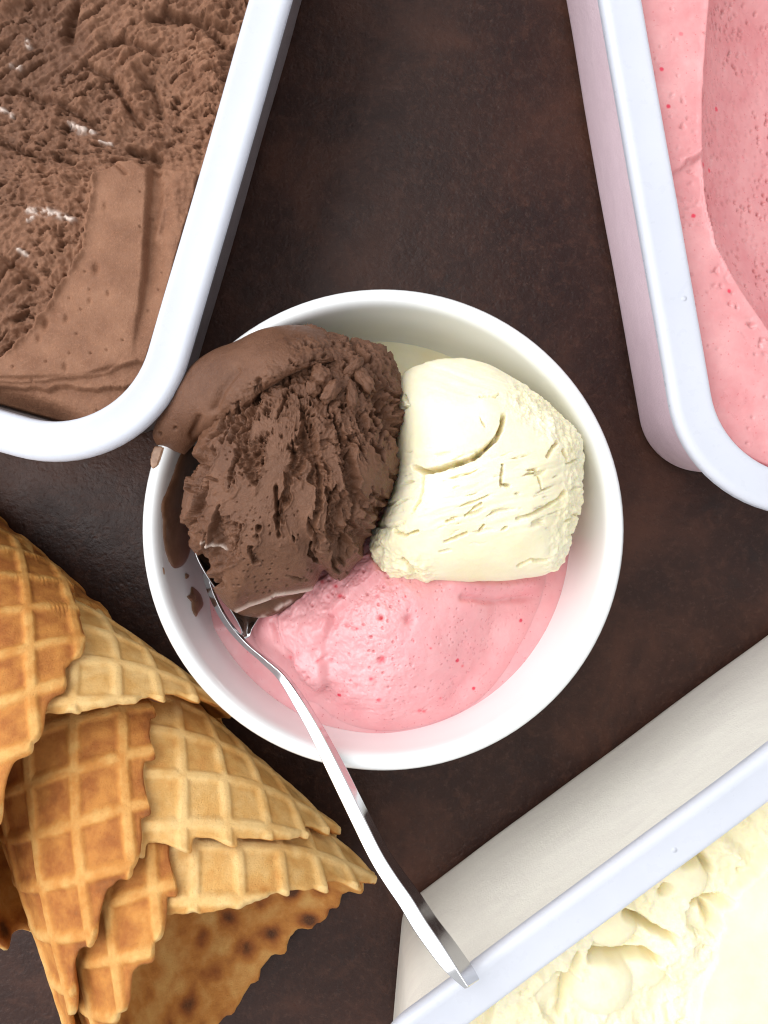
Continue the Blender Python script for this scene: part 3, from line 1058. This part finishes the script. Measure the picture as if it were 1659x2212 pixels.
def d_van(V, u, v):
    x, y, z = V[..., 0], V[..., 1], V[..., 2]
    jag = 2.6 * fbm(x * 3.2, y * 3.2, z * 3.2, 3, 4) + 1.6 * pn(x * 8, y * 8, z * 8, 5)
    wx = 10 * fbm(x * .9, y * .9, z * .9, 3, 6)
    d = .10 * fbm(x * .5, y * .5, z * .5, 2, 2) + .012 * fbm(x * 2.5, y * 2.5, z * 2.5, 3, 3)
    # the folded-over plate at the upper left
    plate = Z6([(250, 380), (420, 330), (620, 350), (800, 330), (850, 380), (880, 500), (850, 620), (760, 710), (640, 770), (480, 815), (370, 815), (300, 860), (250, 700)])
    s = sd_poly(u + jag, v + jag, plate)
    d = d + .07 * sstep(3, -40, s)
    # fine strata under the crack, running with the pull
    ph = (v - 940) + (u - 950) * .28 + wx
    band = sstep(960, 1000, v) * sstep(1190, 1120, v)
    lay = fbm(ph / 17, (u - 950) / 120, z * .2, 3, 13)
    d = d + band * (.05 * lay - .16 * sstep(.22, .5, fbm(ph / 13, (u - 950) / 60, z * .2, 3, 23)))
    up = sstep(900, 800, v) * sstep(860, 940, u)
    d = d + up * .05 * fbm(((v - 800) - (u - 900) * .35) / 16, (u - 900) / 150, 0, 3, 33)
    # cracks
    jm = fbm(x * 2.5, y * 2.5, z * 2.5, 2, 77)
    for ci, (pts, w, dep) in enumerate(((Z6([(880, 510), (868, 590), (830, 650), (760, 715), (690, 765), (580, 800), (480, 830), (400, 840), (350, 815)]), 6.0, .62), (Z6([(395, 850), (392, 920), (378, 1010), (330, 1085)]), 4.0, .40),
                        (Z6([(230, 1190), (290, 1222), (370, 1195)]), 4.5, .42), (Z6([(530, 1262), (590, 1240), (660, 1205)]), 4.5, .30), (Z6([(650, 1105), (700, 1060), (745, 1030)]), 4, .26),
                        (Z6([(960, 1120), (1040, 1100), (1120, 1060), (1210, 1005), (1245, 960)]), 5, .34), (Z6([(1135, 755), (1165, 700), (1190, 670)]), 5, .38), (Z6([(1225, 720), (1250, 770)]), 4.5, .34), (Z6([(1265, 680), (1285, 720)]), 4, .28),
                        (Z6([(1072, 835), (1095, 900), (1105, 945)]), 3.6, .3), (Z6([(878, 800), (870, 870), (862, 920), (915, 925)]), 4, .3), (Z6([(970, 1395), (1040, 1360), (1080, 1370), (1140, 1365)]), 4, .26),
                        (Z6([(280, 1360), (320, 1400), (350, 1430)]), 4.5, .3), (Z6([(740, 530), (765, 575)]), 3.2, .2), (Z6([(760, 1158), (735, 1190)]), 3, .2), (Z6([(860, 1185), (900, 1165)]), 3, .2), (Z6([(590, 1130), (540, 1140)]), 3, .18),
                        (Z6([(740, 400), (830, 400), (850, 380)]), 3.2, .2), (Z6([(500, 1320), (560, 1310)]), 3, .14), (Z6([(300, 400), (330, 450), (290, 470)]), 4, .3))):
        w, dep = (w, dep) if ci == 0 else (w * .85, dep * .7)
        d = d - dep * 1.5 * (.7 + .6 * np.clip(jm, -.5, 1)) * sstep(w * 1.15, w * .35, dist_line(u, v, pts) + jag)
    # crumbly lower left and right rims
    f1 = np.exp(-(dist_line(u, v, Z6([(110, 1230), (130, 1350), (260, 1440), (360, 1450)])) / 32) ** 2)
    d = d + f1 * (.30 * fbm(x * 2.2, y * 2.2, z * 2.2, 4, 43, .65) + .05)
    f2 = np.exp(-(dist_line(u, v, Z6([(1000, 400), (1150, 520), (1290, 640), (1350, 740)])) / 36) ** 2)
    d = d + f2 * (.24 * fbm(x * 2.2, y * 2.2, z * 2.2, 4, 53, .65))
    f3 = np.exp(-(dist_line(u, v, Z6([(1310, 850), (1300, 1000), (1240, 1200), (1190, 1400)])) / 22) ** 2)
    d = d + f3 * .20 * fbm(x * 2.4, y * 2.4, z * 2.4, 4, 63, .65)
    return d, 0 * d, None


van_px = Z6([(255, 280), (330, 225), (420, 190), (560, 172), (680, 180), (860, 262), (1000, 350), (1150, 470), (1270, 590), (1330, 690), (1330, 770), (1318, 830), (1316, 920), (1318, 1040), (1265, 1200), (1215, 1350), (1180, 1440),
             (1000, 1470), (800, 1480), (600, 1488), (440, 1485), (300, 1470), (190, 1425), (85, 1335), (110, 1230), (180, 1050), (230, 850), (230, 600), (225, 420)])
dome('scoop_body', van_px, (1025, 1010), 5.0, 7.75, 2.8, 122, 1.0, 560, 300, d_van, M_van, VA, soft=90)

# ---- strawberry scoop
ST = thing('strawberry_scoop', 'soft pink strawberry scoop melting at the lower side of the bowl', 'scoop', (*P(860, 1400, 3.0)[:2], 2.6), 'scoops of ice cream in the bowl')


def d_straw(V, u, v):
    x, y, z = V[..., 0], V[..., 1], V[..., 2]
    wx = 12 * fbm(x * .9, y * .9, z * .9, 3, 6)
    d = .16 * fbm(x * .45, y * .45, z * .45, 2, 2) + .016 * fbm(x * 3, y * 3, z * 3, 3, 3)
    # porous left part
    left = sstep(960, 800, u + wx * 2) * sstep(1570, 1500, v)
    d = d + left * .13 * fbm(x * 1.8, y * 1.8, z * 1.8, 4, 12, .62) + .05 * fbm(x * 1.1, y * 1.1, z, 3, 17)
    f, rid = worley(x * 2.6, y * 2.6, 13)
    d = d - left * .09 * sstep(.17, .06, f) * (rid > .68)
    f, rid = worley(x * 5.5, y * 5.5, 23)
    d = d - .035 * sstep(.20, .08, f) * (rid > .72)
    # edge of the lump, lower left
    lump = [(600, 1330), (690, 1250), (800, 1195), (830, 1240), (720, 1330), (700, 1400), (712, 1470), (690, 1490), (655, 1450), (610, 1400)]
    s = sd_poly(u + wx * .5, v + wx * .4, lump)
    d = d + .22 * sstep(5, -8, s)
    lob = np.hypot((u - 665) / 45, (v - 1455) / 52)
    d = d + .22 * np.sqrt(np.clip(1 - lob * lob, 0, 1))
    # folds
    d = d - .20 * np.exp(-(dist_line(u, v, [(590, 1345), (600, 1390), (640, 1420)]) / 7) ** 2)
    d = d - .12 * np.exp(-(dist_line(u, v, [(690, 1400), (720, 1340), (712, 1300)]) / 9) ** 2)
    d = d - .14 * np.exp(-(dist_line(u + wx * .4, v, [(1000, 1290), (1080, 1300), (1150, 1290), (1190, 1282)]) / 8) ** 2) + .16 * np.exp(-(dist_line(u, v, [(980, 1262), (1100, 1266), (1190, 1255)]) / 16) ** 2)
    d = d - .14 * np.exp(-(dist_line(u, v, [(1080, 1320), (1060, 1420), (990, 1500)]) / 22) ** 2)
    for a, b, r, dep in ((885, 1338, 11, .2), (822, 1334, 5, .2), (760, 1358, 6, .14), (746, 1350, 6, .14), (824, 1430, 8, .12), (680, 1452, 5, .14), (672, 1440, 4, .12), (700, 1420, 4, .12)):
        d = d - dep * np.exp(-(np.hypot(u - a, v - b) / r) ** 2)
    red = 0 * d
    for a, b, r in ((822, 1335, 4), (823, 1431, 7), (802, 1466, 5), (818, 1508, 5), (905, 1532, 5), (915, 1535, 4), (703, 1262, 4), (730, 1270, 4), (768, 1360, 4), (752, 1352, 3), (628, 1420, 5), (694, 1420, 3), (950, 1505, 3), (740, 1290, 5), (876, 1290, 3), (1000, 1440, 3), (930, 1400, 2.5)):
        red = np.maximum(red, np.exp(-((np.hypot(u - a, (v - b) * 1.15) + 2 * fbm(x * 6, y * 6, z, 2, 77)) / r) ** 2))
    return d, 0 * d, np.clip(red, 0, 1) * .85


straw_px = [(555, 1370), (575, 1310), (640, 1200), (760, 1100), (880, 1050), (1000, 1050), (1120, 1080), (1180, 1150), (1196, 1240), (1170, 1330), (1120, 1420), (1050, 1510), (960, 1560), (850, 1580), (750, 1565), (670, 1510), (605, 1440)]


def bell(name, px, cpx, z0, hh, nphi, nr, disp, mat, parent):
    """a melting mound: rises gently out of the pool at z0"""
    w = P(np.array(px)[:, 0], np.array(px)[:, 1], z0)[:, :2]
    c = P(cpx[0], cpx[1], z0)[:2]
    phi, r = polar_outline(w, c, nphi, 4)
    g = np.linspace(0, 1.02, nr)
    X = c[0] + g[:, None] * r[None] * np.cos(phi)
    Y = c[1] + g[:, None] * r[None] * np.sin(phi)
    f = np.clip(np.cos(np.clip(g, 0, 1) * math.pi / 2), 0, 1) ** 1.15
    base_z = 3.60 - .11 * np.maximum(X - BC[0], 0) - .09 * (Y - BC[1])
    V = np.stack([X, Y, base_z - .05 + hh * f[:, None]], -1)
    u, v = UV(V)
    d, dz, att = disp(V, u, v)
    fade = sstep(1.0, .80, g)[:, None]
    V = V + grid_normals(V, True) * (d * fade)[..., None]
    V[0] = V[0].mean(0)
    return link_mesh(name, V, up_quads(V, True), mat, parent, {'red': att * fade})


bell('scoop_body', straw_px, (880, 1320), 3.70, 2.05, 460, 240, d_straw, M_straw, ST)


def pool(name, a0, a1, z, mat, parent, seed, wave, tx=0.0, ty=0.0, drop=0.0):
    nphi, nr = 220, 90
    a = np.linspace(math.radians(a0), math.radians(a1), nphi)
    r = np.linspace(.02, 1, nr)
    lev = lambda x, y: z - tx * np.maximum(x, 0) - ty * y - .17 * np.maximum(0, -x - 2) * (drop > 0) - drop * np.maximum(0, y + 3.2) * sstep(-1.0, -4.0, x)
    R1 = np.full(nphi, 6.2)
    for _ in range(4):
        R1 = wall_r(lev(R1 * np.cos(a), R1 * np.sin(a)))
    A = a[:, None] + 0 * r[None]
    R0 = (R1 + .06)[:, None]
    Rr = r[None] * R0
    X, Y = BC[0] + Rr * np.cos(A), BC[1] + Rr * np.sin(A)
    Zz = lev(X - BC[0], Y - BC[1]) + wave * fbm(X * .5, Y * .5, 0, 2, seed) * sstep(R0, R0 - 1.2, Rr) + .05 * sstep(R0 - .35, R0, Rr)
    Zz = Zz + .010 * fbm(X * 3, Y * 3, 0, 2, seed + 2)
    Zz[0] -= .5; Zz[-1] -= .5
    V = np.stack([X, Y, Zz], -1)
    return link_mesh(name, V, up_quads(V), mat, parent, {'white': np.zeros(V.shape[:2])})


pool('melted_pool', 168, 357, 3.60, M_straw, ST, 3, .08, .11, .09, .62)
pool('melted_pool', -26, 140, 2.75, M_van, VA, 9, .10, .04, 0)


# ------------------------------------------------------------------ chocolate smears on the bowl
def smear(outline, thick, mat, label, n=120, nr=16, seed=0, jag=2.0, lift=.012):
    o = np.array(outline, float)
    c = o.mean(0)
    p = resample(o, n, closed=True)
    ang = np.linspace(0, 2 * math.pi, n, endpoint=False)
    k = jag * (fbm(p[:, 0] / 7, p[:, 1] / 7, seed, 3, 5))
    d = p - c
    L = np.linalg.norm(d, axis=1)
    p = c + d * (1 + k / np.maximum(L, 4))[:, None]
    V = np.zeros((nr + 1, n, 3))
    for i, r in enumerate(np.linspace(0.03, 1, nr)):
        for j in range(n):
            q = c + (p[j] - c) * r
            h = bowl_hit(q[0], q[1])
            out = np.array([BC[0] - h[0], BC[1] - h[1]])
            out /= np.linalg.norm(out) + 1e-9
            t_ = thick * math.sqrt(max(0, 1 - r ** 4)) + lift
            nrm = np.array([out[0] * .9, out[1] * .9, .45]) if h[2] < 5.7 else np.array([0, 0, 1.0])
            V[i, j] = h + nrm * t_
            if i == nr - 1:
                V[nr, j] = h - nrm * .04
    return V


def add_smear(name, outline, thick, mat, label, **k):
    V = smear(outline, thick, mat, label, **k)
    c = V.reshape(-1, 3)
    ob = link_mesh(name, V, up_quads(V, True), mat, None, {'white': np.zeros(V.shape[:2])})
    return tag(ob, label, 'smear', 'chocolate smears on the bowl')


add_smear('chocolate_smear', Z3([(250, 780), (330, 760), (360, 820), (310, 900), (270, 1040), (250, 1180), (270, 1300), (285, 1380), (250, 1460), (190, 1490), (150, 1430), (125, 1330), (120, 1200), (110, 1120), (140, 1040), (175, 950), (205, 860)]), .10, M_melt_choc,
          'long dark melted chocolate smear down the bowl wall left of the chocolate scoop', seed=1)
add_smear('chocolate_smear', Z3([(85, 765), (160, 785), (155, 820), (125, 855), (95, 880), (60, 895), (50, 850), (60, 800)]), .018, M_film,
          'pale brown chocolate smudge on the bowl rim under the flap', seed=2)
add_smear('chocolate_smear', Z3([(290, 1600), (325, 1620), (350, 1660), (360, 1710), (335, 1750), (318, 1778), (295, 1740), (290, 1690), (265, 1660), (285, 1640)]), .07, M_melt_choc,
          'leaf-shaped chocolate drip on the bowl wall left of the spoon', seed=3, jag=1.2)
add_smear('chocolate_smear', Z3([(255, 1520), (275, 1530), (268, 1550), (255, 1548)]), .05, M_melt_choc,
          'smallest chocolate speck on the bowl wall above the leaf-shaped drip', seed=4, n=40, nr=8, jag=.5)
add_smear('chocolate_smear', Z3([(110, 1480), (128, 1490), (132, 1520), (124, 1540), (114, 1515)]), .015, M_film,
          'short reddish chocolate streak on the bowl below the long smear', seed=5, n=40, nr=8, jag=.6)

# ------------------------------------------------------------------ spoon
SP = thing('spoon', 'polished steel teaspoon leaning on the bowl rim, handle over the vanilla tub', 'spoon', (*P(500, 1260, 3.4)[:2], 3.2))


def build_spoon():
    n = 90
    Mp = resample([(447, 1236), (462, 1285), (492, 1342), (532, 1390), (572, 1424), (620, 1468), (678, 1556), (728, 1650), (775, 1745), (823, 1841), (856, 1894), (889, 1941), (922, 1994), (962, 2053), (1012, 2133)], n)
    tg = np.gradient(Mp, axis=0)
    tg /= np.linalg.norm(tg, axis=1)[:, None]
    pr_ = np.stack([tg[:, 1], -tg[:, 0]], -1)
    s = np.linspace(0, 1, n)
    wl = np.interp(s, [0, .10, .19, .24, .32, .48, .68, .86, .93, .97, 1], [12, 12, 10, 13, 21, 28, 30, 33, 31, 20, 9])
    for _ in range(5):
        wl[1:-6] = (wl[:-7] + 2 * wl[1:-6] + wl[2:-5]) / 4
    wr = np.interp(s, [0, .19, .24, .35, .48, .68, .85, .975, 1], [4, 5, 7, 10, 14, 18, 25, 32, 30])
    Lp, Rp = Mp - pr_ * wl[:, None], Mp + pr_ * wr[:, None]
    zc = np.interp(s, [0, .16, .26, .41, .48, .75, 1], [4.55, 4.55, 5.2, 6.32, 6.70, 8.32, 9.60])
    for _ in range(6):
        zc[1:-1] = (zc[:-2] + 2 * zc[1:-1] + zc[2:]) / 4
    zl = zc - np.interp(s, [0, .16, .28, .40, 1], [.24, .18, .07, .10, .10])
    zr = zc - np.interp(s, [0, .16, .28, .4, .66, 1], [.12, .12, .12, .20, .36, .48])
    L, Mm, R = P(Lp[:, 0], Lp[:, 1], zl), P(Mp[:, 0], Mp[:, 1], zc), P(Rp[:, 0], Rp[:, 1], zr)
    th = np.interp(s, [0, .2, 1], [.12, .16, .16])
    dn = np.stack([0 * th, 0 * th, -th], -1)
    V = np.stack([L, Mm, R, R * .92 + L * .08 + dn, L * .85 + R * .15 + dn * 1.6], 1)
    n_, m = V.shape[:2]
    q = grid_quads(n_, m, True)
    o = link_mesh('handle', V, q, M_steel, SP, ngons=[list(range(m)), list(range((n_ - 1) * m, n_ * m))], recalc=True)
    o.data.set_sharp_from_angle(angle=math.radians(28))
    bv = o.modifiers.new('edge', 'BEVEL')
    bv.width = .00035; bv.segments = 3; bv.limit_method = 'ANGLE'; bv.angle_limit = math.radians(24)
    bv.harden_normals = True
    # bowl of the spoon under the chocolate scoop
    tip, neck = P(452, 1085, 4.0), P(528, 1380, 4.35)
    ax = neck - tip
    ln = np.linalg.norm(ax)
    ax /= ln
    side = np.cross(ax, (0, 0, 1.0)); side /= np.linalg.norm(side)
    if side[0] > 0: side = -side          # toward the left edge of the photo
    upv = np.cross(side, ax); 
    if upv[2] < 0: upv = -upv
    ns, nt = 60, 34
    ss = np.linspace(0.0, 1, ns)
    w = 1.35 * np.sin(np.clip(ss, 0.0, 1) ** .7 * math.pi) ** 1.1
    w = np.where(ss > .80, np.maximum(w, .12), w) + .03
    tt_ = np.linspace(-1, 1, nt)
    dep = .75 * np.sin(ss * math.pi) ** .8
    roll = .45
    top = []
    cen = tip[None] + ax[None] * (ss * ln)[:, None] - side[None] * .62 * np.sin(ss * math.pi)[:, None] ** .8
    sd = side * math.cos(roll) + upv * math.sin(roll)
    un = -side * math.sin(roll) + upv * math.cos(roll)
    T = cen[:, None] + sd * (w[:, None] * tt_)[..., None] - un * (dep[:, None] * (1 - tt_ ** 2))[..., None]
    Bt = T - un * .11
    V = np.vstack([T.reshape(-1, 3), Bt.reshape(-1, 3)])
    nv = ns * nt
    q1 = grid_quads(ns, nt); q2 = grid_quads(ns, nt, base=nv)[:, ::-1]
    loop = np.concatenate([np.arange(nt), np.arange(1, ns) * nt + nt - 1, (ns - 1) * nt + np.arange(nt - 2, -1, -1), np.arange(ns - 2, 0, -1) * nt])
    l2 = np.roll(loop, -1)
    q3 = np.stack([loop, l2, l2 + nv, loop + nv], -1)
    link_mesh('spoon_bowl', V, np.vstack([q1, q2, q3]), M_steel, SP, recalc=True)


build_spoon()

# ------------------------------------------------------------------ waffle cones
AX = np.array([.643, -.766, 0.0])
E1 = np.array([.766, .643, 0.0])
CL, CR = 20.0, 4.45
EXP = .95


def cone(center, zlift, knots, seed, label, flare=0.0, gshift=(0, 0), dark=0.0, turn=0.0):
    ca_, sa_ = math.cos(math.radians(turn)), math.sin(math.radians(turn))
    ax = np.array([AX[0] * ca_ - AX[1] * sa_, AX[0] * sa_ + AX[1] * ca_, 0])
    e1v = np.array([E1[0] * ca_ - E1[1] * sa_, E1[0] * sa_ + E1[1] * ca_, 0])
    nr = 200
    e0, e1 = knots[0][0], knots[-1][0]
    ph = np.concatenate([np.arange(e0, 112, .62), np.arange(112, 278, 1.6), np.arange(278, 415, .62), np.arange(415, e1, 1.6)])
    nf = len(ph)
    kd = np.array(knots, float)
    base = resample(kd, 400)
    lip = np.interp(ph, base[:, 0], base[:, 1])
    kap = CR / CL
    gang = math.radians(30) * kap + math.radians(-40)
    pitch, rw = 1.25, .155

    def grid_at(s, phd):
        th = np.radians(phd) * kap
        X, Y = s * np.cos(th), s * np.sin(th)
        gx = X * math.cos(gang) + Y * math.sin(gang) + gshift[0] + .05 * fbm(X * .5, Y * .5, seed, 2, 3)
        gy = -X * math.sin(gang) + Y * math.cos(gang) + gshift[1] + .05 * fbm(X * .5, Y * .5, seed + 5, 2, 4)
        a = np.abs((gx / pitch) % 1 - .5) * pitch
        b = np.abs((gy / pitch) % 1 - .5) * pitch
        return a, b, gx, gy, X, Y
    # ragged edge: ridges run out into small tongues
    a, b, gx, gy, X, Y = grid_at(CL + lip, ph)
    rr = np.maximum(np.exp(-(a / .27) ** 2), np.exp(-(b / .27) ** 2))
    slope = np.abs(np.gradient(lip, np.radians(ph) * 4.2))
    k = 1 + np.clip(slope, 0, 2.2) * .32
    lip = lip + k * (.33 * rr - .10 + .16 * fbm(ph / 11, 0 * ph, seed, 3, 8, .42) + .02 * pn(ph / 2.5, 0 * ph, seed, 9) + .16 * fbm(ph / 30, 0 * ph, seed, 2, 18))
    s_end = CL + lip
    t_ = np.linspace(0, 1, nr)
    t_ = np.where(t_ < .12, t_ / .12 * .42, .42 + (t_ - .12) / .88 * .58)     # most rows where the sheet shows
    s = 1.0 + t_[:, None] * (s_end[None] - 1.0)
    PH = np.broadcast_to(ph, s.shape)
    a, b, gx, gy, X, Y = grid_at(s, PH)
    ridge = np.maximum(sstep(rw + .07, rw - .09, a), sstep(rw + .07, rw - .09, b))
    edge = s_end[None] - s
    r = CR * (s / CL) ** EXP
    lay = .34 * sstep(215, 345, PH)
    wob = .10 * fbm(X * .25, Y * .25, seed, 2, 12)
    r = r + lay + wob * sstep(4, 12, s)
    fl = 1 + flare * np.exp(-((PH - 240) / 40.) ** 2) * sstep(13, 21, s)
    r = r * fl
    relief = .105 * ridge + .02 * fbm(X * 2.5, Y * 2.5, seed, 3, 22)
    relief = relief * sstep(0, .10, edge) - .05 * sstep(.10, 0, edge)
    thick = .20
    f = np.radians(PH)
    dirv = e1v * np.sin(f)[..., None] + np.array([0, 0, 1.0]) * np.cos(f)[..., None]
    # the axis rises with the radius so that the underside lies along the table
    axp = np.array(center)[None, None] + ax * (s - CL)[..., None]
    axz = CR * (s / CL) + zlift
    cen = axp.copy(); cen[..., 2] = axz
    outer = cen + dirv * (r + relief)[..., None]
    inner = cen + dirv * (r - thick + .03 * fbm(X * 2, Y * 2, seed, 3, 32) + .09 * sstep(.12, 0, edge))[..., None]
    outer[..., 2] = np.maximum(outer[..., 2], .03)
    inner[..., 2] = np.maximum(inner[..., 2], .05 + .5 * np.clip(thick + 0 * r, 0, thick))
    # baking colour
    flap = sstep(230, 320, PH)
    n1 = fbm(X * .35, Y * .35, seed, 3, 42)
    to = .22 + .24 * flap + .14 * n1 - .13 * ridge * (1 - .2 * flap) + .14 * (1 - ridge) * flap + dark
    to = to - .16 * sstep(.25, .0, edge) * ridge + .10 * sstep(.55, .1, edge) * (1 - ridge) * (.5 + n1)
    # inside: blotches of the iron's raised pattern
    ca, cb = (gx / pitch) % 1 - .5, (gy / pitch) % 1 - .5
    blot = np.exp(-((np.abs(ca) - .0) ** 2 + (np.abs(cb) - .0) ** 2) / .085)
    ti = .38 + .80 * blot * sstep(-.35, .45, fbm(X * .5, Y * .5, seed, 3, 52)) + .34 * fbm(X * .9, Y * .9, seed, 4, 62) + .10 * sstep(1.2, .2, edge)
    nv = s.size
    V = np.vstack([outer.reshape(-1, 3), inner.reshape(-1, 3)])
    q1 = grid_quads(nr, nf)
    fV = outer.reshape(-1, 3)
    cr = np.cross(fV[q1[:, 2]] - fV[q1[:, 0]], fV[q1[:, 3]] - fV[q1[:, 1]])
    if (cr * dirv.reshape(-1, 3)[q1[:, 0]]).sum() < 0:
        q1 = q1[:, ::-1]
    q2 = q1[:, ::-1] + nv
    loop = np.concatenate([np.arange(nf), np.arange(1, nr) * nf + nf - 1, (nr - 1) * nf + np.arange(nf - 2, -1, -1), np.arange(nr - 2, 0, -1) * nf])
    l2 = np.roll(loop, -1)
    q3 = np.stack([loop, l2, l2 + nv, loop + nv], -1)
    # orient the edge band outward: compare with first outer quad winding along row 0
    o = link_mesh('waffle_cone', V, np.vstack([q1, q2, q3]), M_waffle, None, {'toast': np.concatenate([to.ravel(), ti.ravel()])})
    return tag(o, label, 'waffle cone', 'stack of waffle cones')


def knots(seam, ex=0.0, back=0.0):
    k = [(-62, -5.6), (-30, -4.9), (0, -4.3), (45, -2.2), (90, 0.0), (135, 1.2), (180, 1.7), (225, 1.6), (265, 1.0 + ex), (300 + seam * .5, -.6 + ex), (330 + seam, -2.4), (357 + seam, -3.2 - back), (375 + seam, -3.9 - back), (392 + seam, -5.0 - back), (411 + seam, -6.2 - back), (440 + seam, -8.6), (470 + seam, -11.2)]
    return k


C3 = np.array([-3.30, -13.80, 0.0])
C2 = C3 - AX * 1.85
C1 = C2 - AX * 5.0 + np.array([-.15, -.25, 0])
cone(C3, .52, knots(0), 3, 'front waffle cone showing its open mouth and toasted inside', gshift=(.1, .3))
cone(C2, .28, knots(7), 11, 'middle waffle cone, tucked between the other two cones', gshift=(.5, .75))
cone(C1, .06, knots(46), 19, 'rear waffle cone reaching the left edge, its lip near the bowl', flare=.22, gshift=(.25, .1), turn=5.5)
